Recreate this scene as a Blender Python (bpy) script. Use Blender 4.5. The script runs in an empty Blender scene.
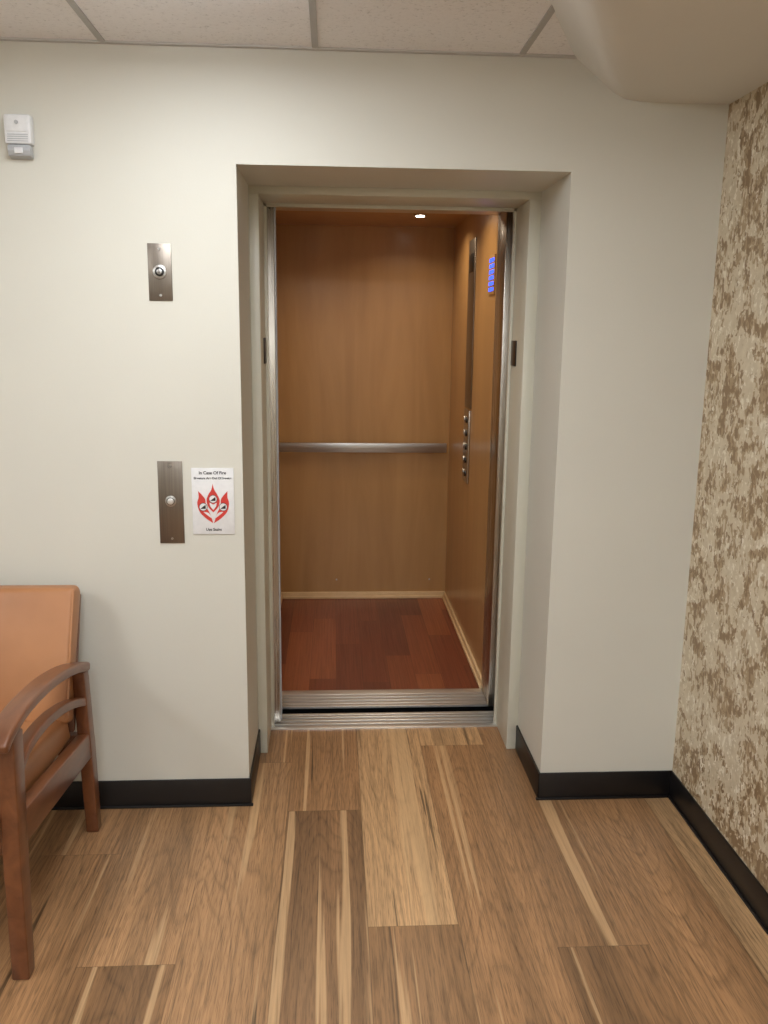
import bpy, bmesh, math, random
from mathutils import Vector, Matrix
random.seed(7)
SC=bpy.context.scene
COL=bpy.context.collection

# ------------------------------------------------------------------ helpers
def lin(r,g,b):
    def f(c):
        c/=255.0
        return c/12.92 if c<=0.04045 else ((c+0.055)/1.055)**2.4
    return (f(r),f(g),f(b),1.0)

def newmat(name):
    m=bpy.data.materials.new(name); m.use_nodes=True
    nt=m.node_tree; b=nt.nodes['Principled BSDF']
    return m,nt,b
def N(nt,t,**kw):
    n=nt.nodes.new(t)
    for k,v in kw.items():
        if k in n.inputs: n.inputs[k].default_value=v
        else: setattr(n,k,v)
    return n
def mapping(nt,scale=(1,1,1),coord='Object',rot=(0,0,0)):
    tc=N(nt,'ShaderNodeTexCoord'); mp=N(nt,'ShaderNodeMapping')
    mp.inputs['Scale'].default_value=scale; mp.inputs['Rotation'].default_value=rot
    nt.links.new(tc.outputs[coord],mp.inputs['Vector']); return mp
def noise(nt,vec,scale,detail=3,rough=.5,dist=0):
    n=N(nt,'ShaderNodeTexNoise'); n.inputs['Scale'].default_value=scale
    n.inputs['Detail'].default_value=detail; n.inputs['Roughness'].default_value=rough
    n.inputs['Distortion'].default_value=dist
    nt.links.new(vec,n.inputs['Vector']); return n
def ramp(nt,fac,stops):
    r=N(nt,'ShaderNodeValToRGB'); e=r.color_ramp.elements
    e[0].position,e[0].color=stops[0]; e[1].position,e[1].color=stops[-1]
    for p,c in stops[1:-1]:
        x=e.new(p); x.color=c
    nt.links.new(fac,r.inputs['Fac']); return r
def g(v): return (v,v,v,1)
def mix(nt,fac,a,b,mode='MIX'):
    m=N(nt,'ShaderNodeMix'); m.data_type='RGBA'; m.blend_type=mode
    for s,v in ((0,fac),(6,a),(7,b)):
        if hasattr(v,'links'): nt.links.new(v,m.inputs[s])
        else: m.inputs[s].default_value=v
    return m.outputs[2]
def mth(nt,op,a,b_):
    n=N(nt,'ShaderNodeMath'); n.operation=op
    for i,x in enumerate((a,b_)):
        if hasattr(x,'links'): nt.links.new(x,n.inputs[i])
        else: n.inputs[i].default_value=x
    return n.outputs[0]
def bump(nt,b,h,strength=.2,dist=.01):
    n=N(nt,'ShaderNodeBump'); n.inputs['Strength'].default_value=strength; n.inputs['Distance'].default_value=dist
    nt.links.new(h,n.inputs['Height']); nt.links.new(n.outputs[0],b.inputs['Normal'])

def paint(name,col,rough=.55,bscale=180,bs=.12,var=.02):
    m,nt,b=newmat(name); mp=mapping(nt)
    n=noise(nt,mp.outputs[0],1.3,4)
    c2=tuple(max(0,c*(1-var*2)) for c in col[:3])+(1,)
    r=ramp(nt,n.outputs[0],[(.35,c2),(.65,col)])
    nt.links.new(r.outputs[0],b.inputs['Base Color']); b.inputs['Roughness'].default_value=rough
    n2=noise(nt,mp.outputs[0],bscale,3); bump(nt,b,n2.outputs[0],bs,.002)
    return m
def plastic(name,col,rough=.4,spec=.5):
    m,nt,b=newmat(name); mp=mapping(nt); n=noise(nt,mp.outputs[0],60,2)
    c2=tuple(c*.93 for c in col[:3])+(1,)
    r=ramp(nt,n.outputs[0],[(.3,c2),(.7,col)]); nt.links.new(r.outputs[0],b.inputs['Base Color'])
    b.inputs['Roughness'].default_value=rough; b.inputs['Specular IOR Level'].default_value=spec
    return m
def steel(name,col=(.55,.54,.52,1),rough=.32,scale=(3,3,300),metal=1.0):
    m,nt,b=newmat(name); mp=mapping(nt,scale); n=noise(nt,mp.outputs[0],1.0,4)
    c2=tuple(c*.8 for c in col[:3])+(1,)
    r=ramp(nt,n.outputs[0],[(.3,c2),(.7,col)]); nt.links.new(r.outputs[0],b.inputs['Base Color'])
    r2=ramp(nt,n.outputs[0],[(.2,g(rough*.8)),(.8,g(rough*1.25))]); nt.links.new(r2.outputs[0],b.inputs['Roughness'])
    b.inputs['Metallic'].default_value=metal
    return m
def woodmat(name,dark,light,scale=(30,30,2),rough=.35,coat=.2):
    m,nt,b=newmat(name); mp=mapping(nt,scale); n=noise(nt,mp.outputs[0],1.0,6,.6,.6)
    n2=noise(nt,mapping(nt,(2,2,1)).outputs[0],1.2,2)
    r=ramp(nt,n.outputs[0],[(.3,dark),(.7,light)])
    r2=ramp(nt,n2.outputs[0],[(.3,g(.88)),(.7,g(1.0))])
    c=mix(nt,1.0,r.outputs[0],r2.outputs[0],'MULTIPLY'); nt.links.new(c,b.inputs['Base Color'])
    b.inputs['Roughness'].default_value=rough; b.inputs['Coat Weight'].default_value=coat
    b.inputs['Coat Roughness'].default_value=.2
    return m
def emis(name,col,s,base=.8):
    m,nt,b=newmat(name); b.inputs['Base Color'].default_value=(base,base,base,1)
    b.inputs['Emission Color'].default_value=col; b.inputs['Emission Strength'].default_value=s
    return m

def empty(name,loc=(0,0,0)):
    o=bpy.data.objects.new(name,None); COL.objects.link(o); o.empty_display_size=.1; return o
def finish(name,bm,mats,parent=None,smooth=False,auto=True):
    me=bpy.data.meshes.new(name); bmesh.ops.recalc_face_normals(bm,faces=bm.faces)
    bm.to_mesh(me); bm.free()
    for m in (mats if isinstance(mats,(list,tuple)) else [mats]): me.materials.append(m)
    o=bpy.data.objects.new(name,me); COL.objects.link(o)
    if smooth:
        for p in me.polygons: p.use_smooth=True
        if auto:
            me.set_sharp_from_angle(angle=math.radians(35))
    if parent: o.parent=parent
    return o
def addbox(bm,lo,hi,bev=0,seg=2,mi=0):
    lo=Vector(lo);hi=Vector(hi)
    r=bmesh.ops.create_cube(bm,size=1.0)
    vs=r['verts']; c=(lo+hi)/2; s=hi-lo
    for v in vs: v.co=Vector((v.co.x*s.x,v.co.y*s.y,v.co.z*s.z))+c
    fs=set(f for v in vs for f in v.link_faces)
    for f in fs: f.material_index=mi
    if bev>0:
        es=list(set(e for v in vs for e in v.link_edges))
        rr=bmesh.ops.bevel(bm,geom=es,offset=bev,segments=seg,profile=.5,affect='EDGES')
        for f in rr['faces']: f.material_index=mi
def box(name,lo,hi,mat,bev=0,parent=None,seg=2):
    bm=bmesh.new(); addbox(bm,lo,hi,bev,seg); return finish(name,bm,mat,parent,smooth=bev>0)
def boxes(name,lst,mats,parent=None,bev=0):
    bm=bmesh.new()
    for it in lst:
        lo,hi=it[0],it[1]; mi=it[2] if len(it)>2 else 0; bv=it[3] if len(it)>3 else bev
        addbox(bm,lo,hi,bv,2,mi)
    return finish(name,bm,mats,parent,smooth=True)
def cyl(name,c,axis,r,h,mat,parent=None,seg=40,bev=0.0,r2=None):
    bm=bmesh.new(); bmesh.ops.create_cone(bm,cap_ends=True,segments=seg,radius1=r,radius2=r if r2 is None else r2,depth=h)
    if bev>0:
        es=[e for e in bm.edges if len(e.link_faces)==2 and any(len(f.verts)>4 for f in e.link_faces)]
        bmesh.ops.bevel(bm,geom=es,offset=bev,segments=2,profile=.5,affect='EDGES')
    q=Vector((0,0,1)).rotation_difference(Vector(axis)).to_matrix().to_4x4()
    bmesh.ops.transform(bm,matrix=Matrix.Translation(c)@q,verts=bm.verts)
    return finish(name,bm,mat,parent,smooth=True)
def extr(name,pts,axis,a,b,mat,parent=None,bev=0,seg=3):
    bm=bmesh.new()
    def P(p,t):
        l=list(p); l.insert(axis,t); return l
    v0=[bm.verts.new(P(p,a)) for p in pts]; v1=[bm.verts.new(P(p,b)) for p in pts]
    n=len(pts); bm.faces.new(v0); bm.faces.new(v1[::-1])
    for i in range(n): bm.faces.new((v0[i],v0[(i+1)%n],v1[(i+1)%n],v1[i]))
    bmesh.ops.recalc_face_normals(bm,faces=bm.faces)
    if bev>0:
        es=[e for e in bm.edges if e.calc_face_angle(0)>math.radians(30)]
        bmesh.ops.bevel(bm,geom=es,offset=bev,segments=seg,profile=.5,affect='EDGES')
    return finish(name,bm,mat,parent,smooth=True)
def catmull(pts,n=6):
    out=[]; P=[Vector(p) for p in pts]; P=[2*P[0]-P[1]]+P+[2*P[-1]-P[-2]]
    for i in range(1,len(P)-2):
        for k in range(n):
            t=k/n; a,b,c,d=P[i-1],P[i],P[i+1],P[i+2]
            out.append(.5*((2*b)+(c-a)*t+(2*a-5*b+4*c-d)*t*t+(3*b-a-3*c+d)*t**3))
    out.append(P[-2]); return out
def ribbon(pts,th):
    c=catmull([(p[0],p[1]) for p in pts]); up=[];dn=[]
    for i,p in enumerate(c):
        t=(c[min(i+1,len(c)-1)]-c[max(i-1,0)]).normalized(); nrm=Vector((-t.y,t.x))
        h=(th(i/(len(c)-1)) if callable(th) else th)/2
        up.append(tuple(p+nrm*h)); dn.append(tuple(p-nrm*h))
    return up+dn[::-1]

# ------------------------------------------------------------------ materials
M_wall=paint('painted_drywall',lin(210,208,197),.5)
M_soff=paint('soffit_paint',lin(216,214,207),.6)
M_frame=paint('painted_steel_frame',lin(206,203,187),.38,400,.04)
M_base=plastic('rubber_base',lin(16,14,15),.42)
M_steel=steel('brushed_steel')
M_steelv=steel('brushed_steel_vertical',(.50,.47,.42,1),.28,(200,200,2))
M_plate=steel('bronze_steel_plate',(.27,.235,.20,1),.35,(300,300,4))
M_alu=steel('aluminium_sill',(.92,.92,.91,1),.33,(2,250,250),.85)
M_dark=plastic('dark_void',lin(8,8,8),.9,.1)
M_black=plastic('black_plastic',lin(18,18,18),.35)
M_white=plastic('white_plastic',lin(226,227,228),.35)
M_grey=plastic('grey_plastic',lin(176,179,182),.35)
M_maple=woodmat('maple_veneer',lin(174,133,84),lin(190,149,97),(9,9,1.0),.34,.3)
M_trim=woodmat('maple_trim',lin(222,192,146),lin(236,208,166),(10,10,10),.4,.1)
M_chairw=woodmat('stained_wood',lin(94,54,31),lin(126,77,46),(18,5,18),.35,.3)

def leather():
    m,nt,b=newmat('tan_leather'); mp=mapping(nt)
    n=noise(nt,mp.outputs[0],5,3); r=ramp(nt,n.outputs[0],[(.3,lin(156,105,66)),(.7,lin(172,119,77))])
    nt.links.new(r.outputs[0],b.inputs['Base Color']); b.inputs['Roughness'].default_value=.42
    v=N(nt,'ShaderNodeTexVoronoi'); v.inputs['Scale'].default_value=260; nt.links.new(mp.outputs[0],v.inputs['Vector'])
    bump(nt,b,v.outputs['Distance'],.15,.001); return m
M_leather=leather()

def wallpaper():
    m,nt,b=newmat('leaf_wallpaper'); mp=mapping(nt)
    big=noise(nt,mp.outputs[0],8.5,2,.5,1.0)
    mid=noise(nt,mp.outputs[0],36,3,.62,.9)
    cells=[]
    for ang,sc in ((35,(1,100,54)),(-40,(1,94,50))):
        mm=mapping(nt,sc,rot=(math.radians(ang),0,0))
        v=N(nt,'ShaderNodeTexVoronoi'); v.inputs['Scale'].default_value=1.0
        nt.links.new(mm.outputs[0],v.inputs['Vector'])
        s=N(nt,'ShaderNodeSeparateColor'); nt.links.new(v.outputs['Color'],s.inputs[0]); cells.append(s)
    s=mth(nt,'ADD',mth(nt,'MULTIPLY',big.outputs[0],1.15),mth(nt,'MULTIPLY',mid.outputs[0],.7))
    def thr(x,t,w=.03):
        n=N(nt,'ShaderNodeMapRange'); nt.links.new(x,n.inputs[0]); n.inputs[1].default_value=t-w; n.inputs[2].default_value=t+w
        return n.outputs[0]
    A=thr(mth(nt,'ADD',s,mth(nt,'MULTIPLY',cells[0].outputs[0],.34)),1.135)
    B=thr(mth(nt,'ADD',s,mth(nt,'MULTIPLY',cells[1].outputs[1],.34)),1.23)
    hl=thr(mth(nt,'ADD',mid.outputs[0],mth(nt,'MULTIPLY',cells[1].outputs[2],.25)),.72)
    base=noise(nt,mp.outputs[0],30,4,.6)
    c0=ramp(nt,base.outputs[0],[(.3,lin(192,177,150)),(.7,lin(208,195,170))]).outputs[0]
    c0=mix(nt,hl,c0,lin(222,213,193))
    c1=mix(nt,A,c0,lin(166,144,113))
    c2=mix(nt,B,c1,lin(138,114,85))
    nt.links.new(c2,b.inputs['Base Color']); b.inputs['Roughness'].default_value=.5
    return m
M_paper=wallpaper()

def tile():
    m,nt,b=newmat('acoustic_tile'); mp=mapping(nt)
    n=noise(nt,mp.outputs[0],90,4,.7)
    r=ramp(nt,n.outputs[0],[(.30,lin(200,200,202)),(.42,lin(232,232,234)),(.7,lin(236,236,238))])
    nt.links.new(r.outputs[0],b.inputs['Base Color']); b.inputs['Roughness'].default_value=.9
    bump(nt,b,n.outputs[0],.4,.003); return m
M_tile=tile()
M_tbar=paint('grey_tbar',lin(172,171,170),.5)
M_tang=paint('wall_angle',lin(190,189,186),.5)

def plankmat(name,rough=.36,streak=True,seam=.5,coat=.15):
    m,nt,b=newmat(name)
    tc=N(nt,'ShaderNodeTexCoord'); at=N(nt,'ShaderNodeAttribute',attribute_name='tone'); rn=N(nt,'ShaderNodeAttribute',attribute_name='rnd')
    add=N(nt,'ShaderNodeVectorMath',operation='ADD'); nt.links.new(tc.outputs['Object'],add.inputs[0]); nt.links.new(rn.outputs['Vector'],add.inputs[1])
    def mp(sc):
        k=N(nt,'ShaderNodeMapping'); k.inputs['Scale'].default_value=sc; nt.links.new(add.outputs[0],k.inputs['Vector']); return k.outputs[0]
    fine=noise(nt,mp((130,2.2,1)),1.0,9,.72,.4)
    lo_=.55 if streak else .7
    grain=ramp(nt,fine.outputs[0],[(.32,g(lo_)),(.48,g(.98)),(.70,g(1.28))]).outputs[0]
    c=mix(nt,1.0,at.outputs['Color'],grain,'MULTIPLY')
    if streak:
        fld=noise(nt,mp((4.6,.42,1)),1.0,1.2,.4,.3)
        rings=mth(nt,'FRACT',mth(nt,'MULTIPLY',fld.outputs[0],30.0),0.0)
        wr=ramp(nt,rings,[(0,g(.66)),(.2,g(.97)),(.85,g(1.06)),(1,g(.76))]).outputs[0]
        c=mix(nt,.65,c,wr,'MULTIPLY')
        br=noise(nt,mp((10,.35,1)),1.0,2,.5,.3)
        brr=ramp(nt,br.outputs[0],[(.3,g(.75)),(.7,g(1.25))]).outputs[0]
        c=mix(nt,1.0,c,brr,'MULTIPLY')
        pores=noise(nt,mp((420,16,1)),1.0,2,.5,0)
        pr=ramp(nt,pores.outputs[0],[(.36,g(.66)),(.48,g(1))]).outputs[0]
        c=mix(nt,1.0,c,pr,'MULTIPLY')
        sp=noise(nt,mp((15,.30,1)),1.0,3,.55,.3)
        sm=ramp(nt,sp.outputs[0],[(.605,g(0)),(.635,g(1))]).outputs[0]
        sf=mix(nt,1.0,sm,grain,'MULTIPLY'); sf=mix(nt,1.0,sf,g(.60),'MULTIPLY')
        c=mix(nt,sf,c,lin(206,170,126))
        cr=noise(nt,mp((24,.45,1)),1.0,3,.5,.6)
        cm=ramp(nt,cr.outputs[0],[(.290,g(.36)),(.312,g(1))]).outputs[0]
        c=mix(nt,1.0,c,cm,'MULTIPLY')
    uv=N(nt,'ShaderNodeUVMap'); uv.uv_map='edge'; se=N(nt,'ShaderNodeSeparateXYZ'); nt.links.new(uv.outputs[0],se.inputs[0])
    mn=mth(nt,'MINIMUM',se.outputs[0],se.outputs[1])
    sr=N(nt,'ShaderNodeMapRange'); nt.links.new(mn,sr.inputs[0]); sr.inputs[1].default_value=.0004; sr.inputs[2].default_value=.0020
    sr.inputs[3].default_value=seam; sr.inputs[4].default_value=1.0
    c=mix(nt,1.0,c,sr.outputs[0],'MULTIPLY')
    nt.links.new(c,b.inputs['Base Color'])
    rr=ramp(nt,fine.outputs[0],[(.2,g(rough*1.2)),(.8,g(rough*.85))]).outputs[0]; nt.links.new(rr,b.inputs['Roughness'])
    b.inputs['Coat Weight'].default_value=coat; b.inputs['Coat Roughness'].default_value=.25
    bump(nt,b,fine.outputs[0],.08,.001)
    return m
M_floor=plankmat('walnut_plank_flooring',.36,True,.65)
M_cherry=plankmat('cherry_plank_flooring',.33,False,.6,.2)

def plankfloor(name,planks,z,thick,mat,parent=None):
    bm=bmesh.new(); uvl=bm.loops.layers.uv.new('edge')
    ca=bm.loops.layers.float_color.new('tone'); cr=bm.loops.layers.float_color.new('rnd')
    for (x0,x1,y0,y1,t) in planks:
        rnd=(random.uniform(0,40),random.uniform(0,40),random.uniform(0,40),1)
        e=.004
        xs=[x0,x0+e,x1-e,x1]; ys=[y0,y0+e,y1-e,y1]
        G=[[bm.verts.new((x,y,z)) for x in xs] for y in ys]
        for j in range(3):
            for i in range(3):
                f=bm.faces.new((G[j][i],G[j][i+1],G[j+1][i+1],G[j+1][i]))
                for l in f.loops:
                    l[uvl].uv=(min(l.vert.co.x-x0,x1-l.vert.co.x),min(l.vert.co.y-y0,y1-l.vert.co.y))
                    l[ca]=t; l[cr]=rnd
    X0=min(p[0] for p in planks);X1=max(p[1] for p in planks);Y0=min(p[2] for p in planks);Y1=max(p[3] for p in planks)
    me=bpy.data.meshes.new(name)
    lo=Vector((X0,Y0,z-thick)); hi=Vector((X1,Y1,z-.0005))
    r=bmesh.ops.create_cube(bm,size=1.0); c=(lo+hi)/2; s=hi-lo
    for v in r['verts']: v.co=Vector((v.co.x*s.x,v.co.y*s.y,v.co.z*s.z))+c
    for f in set(f for v in r['verts'] for f in v.link_faces):
        for l in f.loops: l[ca]=planks[0][4]; l[uvl].uv=(.05,.05)
    bm.to_mesh(me); bm.free(); me.materials.append(mat)
    o=bpy.data.objects.new(name,me); COL.objects.link(o)
    if parent:o.parent=parent
    return o

# ------------------------------------------------------------------ room shell
XL,XR,YB=-2.6,1.211,-5.0
OL,OR,OT=-.292,.7325,2.114
CZ=2.44
def cut(x0,x1,ends,tones,ymin=YB,ymax=.58):
    e=sorted([y for y in ends if ymin<y<ymax]); ys=[ymin]+e+[ymax]
    return [(x0,x1,ys[i],ys[i+1],tones[i%len(tones)]) for i in range(len(ys)-1)]
Lt=lin(188,150,108); Md=lin(164,125,87); Mk=lin(153,115,79); Dk=lin(137,102,69); Dd=lin(130,97,67)
PL=[]
PL+=cut(.096,.35,[-.656,-1.876,-3.1],[Md,Mk,Dk,Lt])
PL+=cut(-.158,.096,[-.05,-1.45,-2.8],[Md,Mk,Dd,Mk])
PL+=cut(-.412,-.158,[.30,-1.35,-2.6],[Mk,Md,Md,Mk])
PL+=cut(-.666,-.412,[-.78,-2.0,-3.2],[Md,Lt,Dk,Md])
PL+=cut(-.92,-.666,[-.28,-1.5,-2.7],[Mk,Md,Mk,Mk])
PL+=cut(.35,.604,[.42,-1.3,-2.5],[Mk,Md,Mk,Lt])
PL+=cut(.604,.858,[-.76,-1.98,-3.2],[Md,Mk,Dk,Mk])
PL+=cut(.858,1.112,[-1.2,-2.4,-.0],[Md,Mk,Mk,Mk])
PL+=cut(1.112,XR+.05,[-1.6,-2.8],[Md,Md,Lt])
x=-.92
while x>XL-.05:
    o=random.uniform(0,1.2); PL+=cut(x-.254,x,[o-1.2*k-.3 for k in range(1,5)],[random.choice([Md,Mk,Dk,Lt]) for _ in range(4)]); x-=.254
plankfloor('floor',PL,0,.12,M_floor)

T=.60
boxes('wall_front',[((XL-.1,0,-.1),(OL,T,CZ+.15)),((OR,0,-.1),(XR+.12,T,CZ+.15)),((OL,0,OT),(OR,T,CZ+.15))],M_wall)
box('wall_right',(XR,YB,-.1),(XR+.12,0,CZ+.15),M_paper)
box('wall_left',(XL-.1,YB,-.1),(XL,0,CZ+.15),M_wall)
box('wall_back',(XL-.1,YB-.1,-.1),(XR+.12,YB,CZ+.15),M_wall)
box('ceiling',(XL,YB,CZ),(XR,0,CZ+.1),M_tile)
tb=[]
for k in range(-4,3):
    gx=-.053+.614*k
    if XL<gx<XR: tb.append(((gx-.009,YB,CZ-.004),(gx+.009,-.02,CZ+.001)))
for k in range(0,5):
    gy=-.47-1.22*k
    if gy>YB: tb.append(((XL,gy-.009,CZ-.0035),(XR,gy+.009,CZ+.001)))
boxes('trim_ceiling_grid',tb,M_tbar)
box('trim_wall_angle',(XL,-.018,CZ-.005),(XR,0,CZ+.001),M_tang)

def soffit():
    cs=[(.725,2.44),(.765,2.409),(.81,2.374),(.85,2.344),(.886,2.326),(.93,2.3205),(1.0,2.319),(XR,2.319)]
    bm=bmesh.new(); rows=[]
    for y in (0,-.434,-.9,-1.5,-2.2):
        rows.append([bm.verts.new((max(-.2, px+ .43*y*(1 if i<len(cs)-1 else 0)),y,pz)) for i,(px,pz) in enumerate(cs)])
    for a,b in zip(rows[:-1],rows[1:]):
        for i in range(len(cs)-1): bm.faces.new((a[i],a[i+1],b[i+1],b[i]))
    last=rows[-1]; first=rows[0]
    for R_ in (last,first):
        c=bm.verts.new((XR,R_[0].co.y,2.44)); bm.faces.new(R_+[c])
    return finish('soffit',bm,M_soff,smooth=True)
soffit()

def baseb(name,segs):
    bm=bmesh.new()
    for lo,hi in segs: addbox(bm,lo,hi,.0025,2)
    return finish(name,bm,M_base,smooth=True)
bt=.007;bh=.102
baseb('baseboard_front',[((XL,-bt,0),(OL+bt,0,bh)),((OL,-bt,0),(OL+bt,.38,bh)),((OR-bt,-bt,0),(XR,0,bh)),((OR-bt,-bt,0),(OR,.38,bh)),
    ((XL,-bt-.006,0),(OL+bt+.006,0,.008)),((OR-bt-.006,-bt-.006,0),(XR,0,.008))])
baseb('baseboard_right',[((XR-bt,YB,0),(XR,-bt,bh)),((XR-bt-.006,YB,0),(XR,-bt,.008))])
baseb('baseboard_left',[((XL,YB,0),(XL+bt,-bt,bh))])
baseb('baseboard_back',[((XL+bt,YB,0),(XR-bt,YB+bt,bh))])

# ------------------------------------------------------------------ elevator entrance frame
fr=empty('elevator_door_frame')
JL,JR,JT=-.258,.690,2.088
boxes('jambs',[((OL,.38,0),(JL,.60,JT)),((JR,.38,0),(OR,.60,JT)),((OL,.38,JT),(OR,.60,OT))],M_frame,fr,bev=.0015)
boxes('frame_return',[((OL-.0,.60,0),(JL+.012,.615,JT)),((JR-.010,.60,0),(OR,.615,JT)),((JL,.60,JT-.012),(JR,.615,OT))],M_frame,fr,bev=.001)
boxes('floor_marker_plates',[((JL,.50,1.505),(JL+.004,.585,1.60)),((JR-.004,.50,1.505),(JR,.585,1.60))],M_black,fr,bev=.001)
dl=empty('elevator_sliding_door')
boxes('leading_leaf',[((-1.05,.625,.012),(-.222,.655,2.13))],M_steelv,dl,bev=.003)
boxes('trailing_leaf',[((-.98,.668,.012),(-.240,.698,2.13))],M_steelv,dl,bev=.003)
boxes('door_edge_seal',[((-.222,.632,.02),(-.216,.648,2.12))],M_grey,dl)
sl=empty('elevator_landing_sill')
S=[((JL-.03,.58,-.05),(JR+.04,.725,-.016))]
for a,b_ in ((.58,.610),(.620,.640),(.652,.672),(.684,.700),(.708,.725)): S.append(((JL-.03,a,-.016),(JR+.04,b_,.006),0,.0015))
boxes('sill_extrusion',S,M_alu,sl)
boxes('wall_shaft',[((-1.3,.60,-.4),(1.2,.78,-.3)),((-1.3,.60,2.35),(1.2,2.75,2.45)),((-1.35,.60,-.4),(-1.3,2.75,2.45)),((1.2,.60,-.4),(1.25,2.75,2.45)),((-1.3,2.7,-.4),(1.2,2.75,2.45))],M_dark)

# ------------------------------------------------------------------ elevator car
car=empty('elevator_car')
CL,CR,CY0,CY1,CH=-.326,.702,.97,2.418,2.228
cf=[]
reds=[lin(126,66,41),lin(110,54,35),lin(140,78,49),lin(102,49,32),lin(118,60,39)]
xx=CL-.04; kk=0
offs=[.35,.82,.15,.62,1.0,.45,.2,.75,.3]
while xx<CR-.001:
    x0_=max(xx,CL); x1=min(xx+.127,CR); off=offs[kk%9]
    ys=[CY0]+sorted([y for y in (CY0+off,CY0+off+.9,CY0+off-.9) if CY0+.08<y<CY1-.08])+[CY1]
    for j,(a,b_) in enumerate(zip(ys[:-1],ys[1:])): cf.append((x0_,x1,a,b_,reds[(kk*2+j*3)%5]))
    xx+=.127; kk+=1
plankfloor('car_floor',cf,0.0,.06,M_cherry,car)
boxes('car_wall_panels',[((CL-.03,CY0,-.05),(CL,CY1+.03,CH+.03)),((CR,CY0,-.05),(CR+.03,CY1+.03,CH+.03)),((CL,CY1,-.05),(CR,CY1+.03,CH+.03))],M_maple,car)
box('car_ceiling',(CL,CY0,CH),(CR,CY1,CH+.03),M_maple,0,car)
boxes('car_base_trim',[((CL,CY1-.012,0),(CR,CY1,.042)),((CL,CY1-.022,0),(CR,CY1-.012,.018)),((CR-.012,CY0,0),(CR,CY1-.012,.042)),((CR-.022,CY0,0),(CR-.012,CY1-.022,.018)),
   ((CL,CY0,0),(CL+.012,CY1-.012,.042))],M_trim,car,bev=.003)
boxes('car_entrance_columns',[((-.42,.785,0),(-.236,.97,2.25)),((.688,.785,0),(.80,.97,2.25))],M_steelv,car,bev=.003)
boxes('car_header',[((-.236,.785,2.112),(.688,.97,2.26))],M_steel,car,bev=.002)
L=[((-.42,.793,-.05),(.80,.97,-.016))]
for a,b_ in ((.793,.815),(.823,.844),(.856,.878),(.890,.912),(.920,.970)): L.append(((-.236,a,-.016),(.688,b_,.007),0,.0015))
boxes('car_sill',L,M_alu,car)
box('car_gap_shade',(-.42,.790,-.25),(.80,.793,-.004),M_dark,0,car)  # near-black sheet added to paint in the shade between the two sills
for i,(sx,sz) in enumerate([(.02,.12),(.60,.12)]):
    cyl('panel_screw_%d'%i,(sx,CY1-.002,sz),(0,1,0),.005,.006,M_steel,car,16)
M_lamp=emis('lamp_warm',(1,.9,.74,1),25)
for i,(lx,ly) in enumerate([(.45,1.9),(-.12,1.5),(.45,1.2)]):
    cyl('downlight_ring_%d'%i,(lx,ly,CH-.003),(0,0,1),.034,.006,M_steel,car,32,.002)
    cyl('downlight_lamp_%d'%i,(lx,ly,CH-.007),(0,0,1),.022,.004,M_lamp,car,24)
    ld=bpy.data.lights.new('car_light_%d'%i,'AREA'); ld.shape='DISK'; ld.size=.07; ld.energy=[2.6,2.9,3.0][i]; ld.color=(1.0,.81,.57); ld.spread=math.radians(150)
    lo=bpy.data.objects.new('downlight_source_%d'%i,ld); lo.location=(lx,ly,CH-.014); COL.objects.link(lo); lo.parent=car

hr=empty('elevator_handrail')
box('rail_bar',(CL+.004,CY1-.062,.925),(CR-.022,CY1-.052,.982),M_steel,.003,hr)
for i,bx in enumerate((-.2,.2,.58)):
    cyl('rail_bracket_%d'%i,(bx,CY1-.026,.953),(0,1,0),.011,.054,M_steel,hr,20)

cp=empty('elevator_control_panel')
px=CR
box('panel_upper',(px-.006,1.60,1.25),(px,1.80,2.09),M_plate,.002,cp)
box('panel_lower',(px-.010,1.62,.86),(px,1.78,1.24),M_steelv,.003,cp)
bt_i=0
for zz in (1.19,1.12,1.05,.98,.91):
    for yy in (1.67,1.73):
        cyl('button_%d'%bt_i,(px-.013,yy,zz),(1,0,0),.016,.010,M_steel if bt_i%2 else M_black,cp,24,.002); bt_i+=1
box('panel_display',(px-.009,1.64,1.93),(px-.005,1.76,2.02),M_black,.001,cp)
pi=empty('elevator_floor_indicator')
box('indicator_housing',(px-.006,1.06,1.795),(px,1.19,1.965),M_maple,.002,pi)
M_blue=emis('blue_led',(.03,.09,1.0,1),2.6,.02)
bm=bmesh.new()
for j in range(6):
    for i in range(3):
        y=1.070+i*.040; z=1.81+j*.025
        addbox(bm,(px-.0085,y,z),(px-.006,y+.026,z+.016),.001,1)
finish('led_bars',bm,M_blue,pi)

# ------------------------------------------------------------------ wall devices
def plate(nm,x0,x1,z0,z1,mat):
    e=empty(nm); box('face_plate',(x0,-.004,z0),(x1,0,z1),mat,.0015,e); return e
e=plate('key_switch_plate',-.566,-.494,1.711,1.881,M_plate)
cx=-.530; cz=1.797
cyl('switch_ring',(cx,-.006,cz),(0,1,0),.021,.008,M_steel,e,40,.002)
cyl('key_cylinder',(cx,-.011,cz),(0,1,0),.014,.006,M_black,e,32,.001)
cyl('key_core',(cx,-.0145,cz),(0,1,0),.008,.003,M_steel,e,24,.0005)
box('key_slot',(cx-.001,-.0168,cz-.005),(cx+.001,-.0158,cz+.005),M_black,0,e)
for i,z in enumerate((1.865,1.727)): cyl('screw_%d'%i,(cx,-.005,z),(0,1,0),.004,.003,M_steel,e,16)
e=plate('call_button_plate',-.563,-.484,.942,1.212,M_plate)
cx=-.5235; cz=1.082
cyl('button_collar',(cx,-.006,cz),(0,1,0),.018,.008,M_steel,e,40,.003)
cyl('button_gap',(cx,-.0103,cz),(0,1,0),.0125,.001,M_black,e,32)
cyl('button_cap',(cx,-.012,cz),(0,1,0),.0105,.006,M_alu,e,32,.002)
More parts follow.
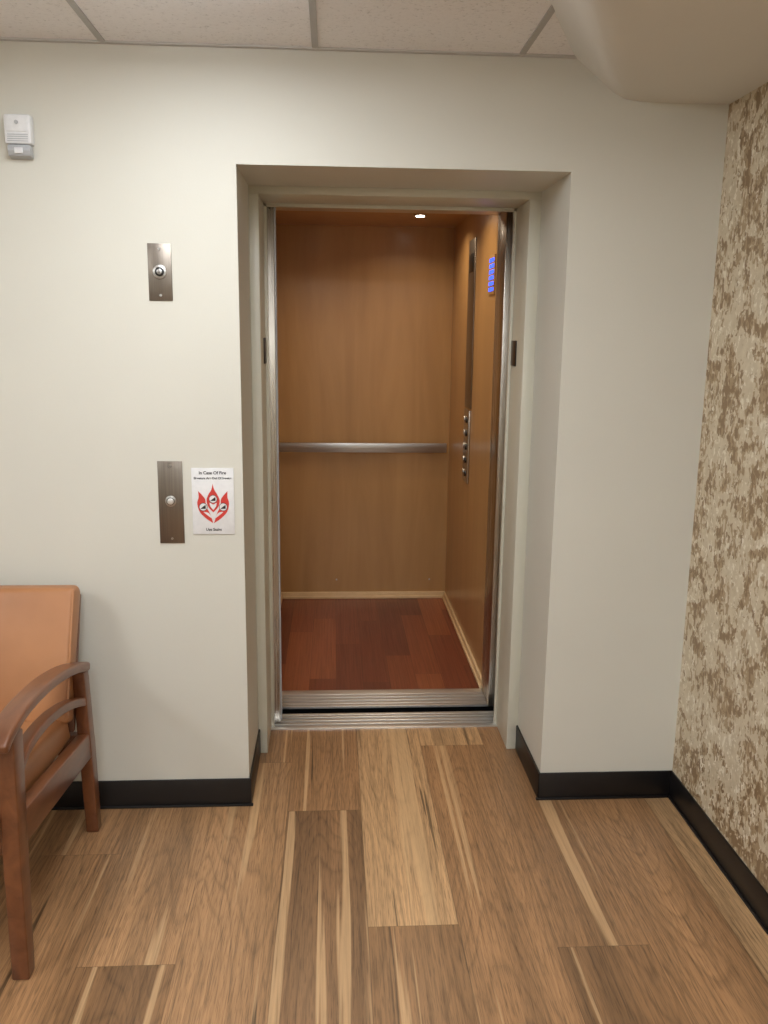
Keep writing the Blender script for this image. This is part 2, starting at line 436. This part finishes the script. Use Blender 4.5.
for i,z in enumerate((1.196,.958)): cyl('screw_%d'%i,(cx,-.005,z),(0,1,0),.004,.003,M_steel,e,16)

e=empty('wall_alarm_sensor')
box('housing',(-.957,-.035,2.150),(-.880,0,2.232),M_white,.006,e)
box('face',(-.950,-.037,2.184),(-.888,-.034,2.226),M_white,.0015,e)
cyl('sounder',(-.919,-.038,2.209),(0,1,0),.0055,.004,M_grey,e,24)
for i in range(4): box('grille_%d'%i,(-.948,-.0365,2.157+.006*i),(-.889,-.0345,2.159+.006*i),M_grey,0,e)
extr('lens',[(-.004,2.112),(-.030,2.118),(-.036,2.132),(-.034,2.148),(-.004,2.148)],0,-.950,-.886,M_grey,e,.002)
box('lens_lamp',(-.93,-.038,2.124),(-.906,-.034,2.140),M_white,.001,e)

e=empty('fire_safety_sign')
sx0,sx1,sz0,sz1=-.456,-.321,.972,1.190
M_paperw=plastic('sign_white',lin(228,228,228),.3)
M_red=plastic('sign_red',lin(206,62,54),.4); M_ink=plastic('sign_ink',lin(25,25,28),.5)
box('sign_board',(sx0,-.004,sz0),(sx1,0,sz1),M_paperw,.001,e)
def flat(name,pts,y,mat):
    bm=bmesh.new(); vs=[bm.verts.new((p[0],y,p[1])) for p in pts]; f=bm.faces.new(vs)
    r=bmesh.ops.extrude_face_region(bm,geom=[f])
    for v in [q for q in r['geom'] if isinstance(q,bmesh.types.BMVert)]: v.co.y-=.0004
    bmesh.ops.triangulate(bm,faces=bm.faces)
    return finish(name,bm,mat,e)
mx=(sx0+sx1)/2
def FP(L): return [(mx+a*.001,1.075+b*.001) for a,b in L]
def curve2(a,b):
    A=[(p.x,p.y) for p in catmull(a,5)]; B=[(p.x,p.y) for p in catmull(b,5)]
    return A+B[1:-1]
flat('flame_centre',FP(curve2([(0,-30),(16,-12),(21,10),(13,30),(4,46),(0,64)],[(0,64),(-5,44),(-14,30),(-21,10),(-16,-12),(0,-30)])),-.0045,M_red)
flat('flame_centre_inner',FP(curve2([(0,-22),(9,-10),(11,2)],[(11,2),(0,-4),(-11,2),(-9,-10),(0,-22)])),-.0051,M_paperw)
for nm,sg in (('flame_petal_a',1),('flame_petal_b',-1)):
    flat(nm,FP([(sg*a,b) for a,b in curve2([(1,-66),(24,-50),(44,-28),(51,0),(46,20),(47,40)],[(47,40),(34,26),(25,12),(23,-10),(12,-32),(1,-66)])]),-.0045 ,M_red)
    flat(nm+'_inner',FP([(sg*a,b) for a,b in curve2([(5,-50),(16,-42),(28,-32),(32,-28)],[(32,-28),(20,-30),(12,-36),(5,-50)])]),-.0051,M_paperw)
def disc(nm,x,z,r,mat,y):
    cyl(nm,(mx+x*.001,y,1.075+z*.001),(0,1,0),r*.001,.0006,mat,e,32)
for i,(x,z) in enumerate([(0,14),(-32,-12),(32,-12)]):
    disc('icon_ring_%d'%i,x,z,13.5,M_ink,-.0054); disc('icon_disc_%d'%i,x,z,11.8,M_paperw,-.0058)
    X=mx+x*.001; Z=1.075+z*.001
    for k in range(4): box('icon_%d_step_%d'%(i,k),(X-.008+.004*k,-.0066,Z-.006),(X-.004+.004*k,-.0060,Z-.003+.003*k),M_ink,0,e)
def text(s,x,z,size,nm):
    cu=bpy.data.curves.new(nm,'FONT'); cu.body=s; cu.size=size; cu.align_x='CENTER'; cu.extrude=.0002; cu.offset=.0003
    t=bpy.data.objects.new('tmp',cu); COL.objects.link(t); bpy.context.view_layer.update()
    me=bpy.data.meshes.new_from_object(t.evaluated_get(bpy.context.evaluated_depsgraph_get())); bpy.data.objects.remove(t)
    me.materials.clear(); me.materials.append(M_ink)
    o=bpy.data.objects.new(nm,me); o.rotation_euler=(math.pi/2,0,0); o.location=(x,-.0045,z); COL.objects.link(o); o.parent=e
text('In Case Of Fire',mx,1.170,.0140,'sign_text_top'); text('Elevators Are Out Of Service',mx,1.154,.0100,'sign_text_mid'); text('Use Stairs',mx,.984,.0125,'sign_text_bottom')

# ------------------------------------------------------------------ armchair
ch=empty('armchair')
def side(tag,x0,x1):
    extr('front_leg_'+tag,[(-.822,0),(-.778,0),(-.758,.30),(-.750,.45),(-.735,.650),(-.805,.662),(-.812,.45),(-.820,.30)],0,x0+.004,x1-.006,M_chairw,ch,.005)
    extr('rear_leg_'+tag,[(-.155,0),(-.112,0),(-.125,.30),(-.155,.570),(-.210,.580),(-.195,.45),(-.180,.30)],0,x0+.006,x1-.008,M_chairw,ch,.005)
    extr('arm_'+tag,ribbon([(-.862,.650),(-.80,.672),(-.68,.682),(-.50,.668),(-.32,.632),(-.165,.584)],.028),0,x0-.004,x1+.002,M_chairw,ch,.008)
    extr('arm_slat_'+tag,ribbon([(-.77,.530),(-.68,.568),(-.55,.570),(-.40,.545),(-.28,.510),(-.18,.472)],.026),0,x0+.008,x1-.010,M_chairw,ch,.005)
    extr('side_rail_'+tag,[(-.80,.35),(-.80,.44),(-.50,.405),(-.16,.36),(-.16,.275),(-.50,.315)],0,x0+.006,x1-.010,M_chairw,ch,.005)
side('right',-.818,-.764)
side('left',-1.402,-1.348)
boxes('cross_rails',[((-1.352,-.80,.34),(-.812,-.765,.41)),((-1.352,-.185,.29),(-.812,-.155,.36))],M_chairw,ch,bev=.004)
extr('seat_cushion',[(-.845,.385),(-.845,.475),(-.80,.492),(-.5,.475),(-.23,.445),(-.20,.355)],0,-1.347,-.820,M_leather,ch,.022,5)
extr('back_cushion',[(-.275,.44),(-.215,.42),(-.15,.60),(-.055,.80),(-.075,.826),(-.135,.829),(-.205,.65),(-.255,.52)],0,-1.352,-.808,M_leather,ch,.016,5)
extr('back_frame',[(-.205,.38),(-.185,.38),(-.035,.78),(-.053,.79)],0,-1.345,-.815,M_chairw,ch,.004)
extr('back_piping',ribbon([(-.274,.46),(-.208,.65),(-.138,.826)],.006),0,-.812,-.806,M_leather,ch,.001)

# ------------------------------------------------------------------ room lights (2x4 troffers with drop lens)
M_lens=emis('troffer_lens',(.92,.96,1,1),9.0)
for i,(x0,y1) in enumerate([(-.653,-.485),(-.653,-2.925),(-2.495,-1.705),(.575,-2.925)]):
    e=empty('ceiling_light')
    x1=x0+.59;y0=y1-1.196
    boxes('troffer_frame',[((x0,y0,CZ-.006),(x0+.02,y1,CZ)),((x1-.02,y0,CZ-.006),(x1,y1,CZ)),((x0,y0,CZ-.006),(x1,y0+.02,CZ)),((x0,y1-.02,CZ-.006),(x1,y1,CZ))],M_tbar,e)
    box('troffer_lens',(x0+.02,y0+.02,CZ-.040),(x1-.02,y1-.02,CZ-.001),M_lens,.006,e)
    ld=bpy.data.lights.new('troffer_light','AREA'); ld.shape='RECTANGLE'; ld.size=.53; ld.size_y=1.13
    ld.energy=[8,14,12,9][i]; ld.color=(.95,.975,1.0)
    lo=bpy.data.objects.new('troffer_source',ld); lo.location=((x0+x1)/2,(y0+y1)/2,CZ-.045); COL.objects.link(lo); lo.parent=e

w=bpy.data.worlds.new('world'); w.use_nodes=True; SC.world=w
w.node_tree.nodes['Background'].inputs[0].default_value=(.5,.5,.52,1); w.node_tree.nodes['Background'].inputs[1].default_value=.05

# ------------------------------------------------------------------ camera
th,psi,r=.202,.0598,.0117
fw=Vector((math.sin(psi)*math.cos(th),math.cos(psi)*math.cos(th),-math.sin(th)))
rt=Vector((math.cos(psi),-math.sin(psi),0)); up=rt.cross(fw)
r1=rt*math.cos(r)+up*math.sin(r); u1=-rt*math.sin(r)+up*math.cos(r)
cd=bpy.data.cameras.new('camera'); cam=bpy.data.objects.new('camera',cd); COL.objects.link(cam)
M=Matrix((r1,u1,-fw)).transposed().to_4x4(); M.translation=Vector((0,-2.779,1.6152)); cam.matrix_world=M
cd.sensor_fit='VERTICAL'; cd.sensor_height=24; cd.lens=864.02/1024*24; cd.clip_start=.02
SC.camera=cam
SC.view_settings.view_transform='Standard'; SC.view_settings.look='None'; SC.view_settings.exposure=0
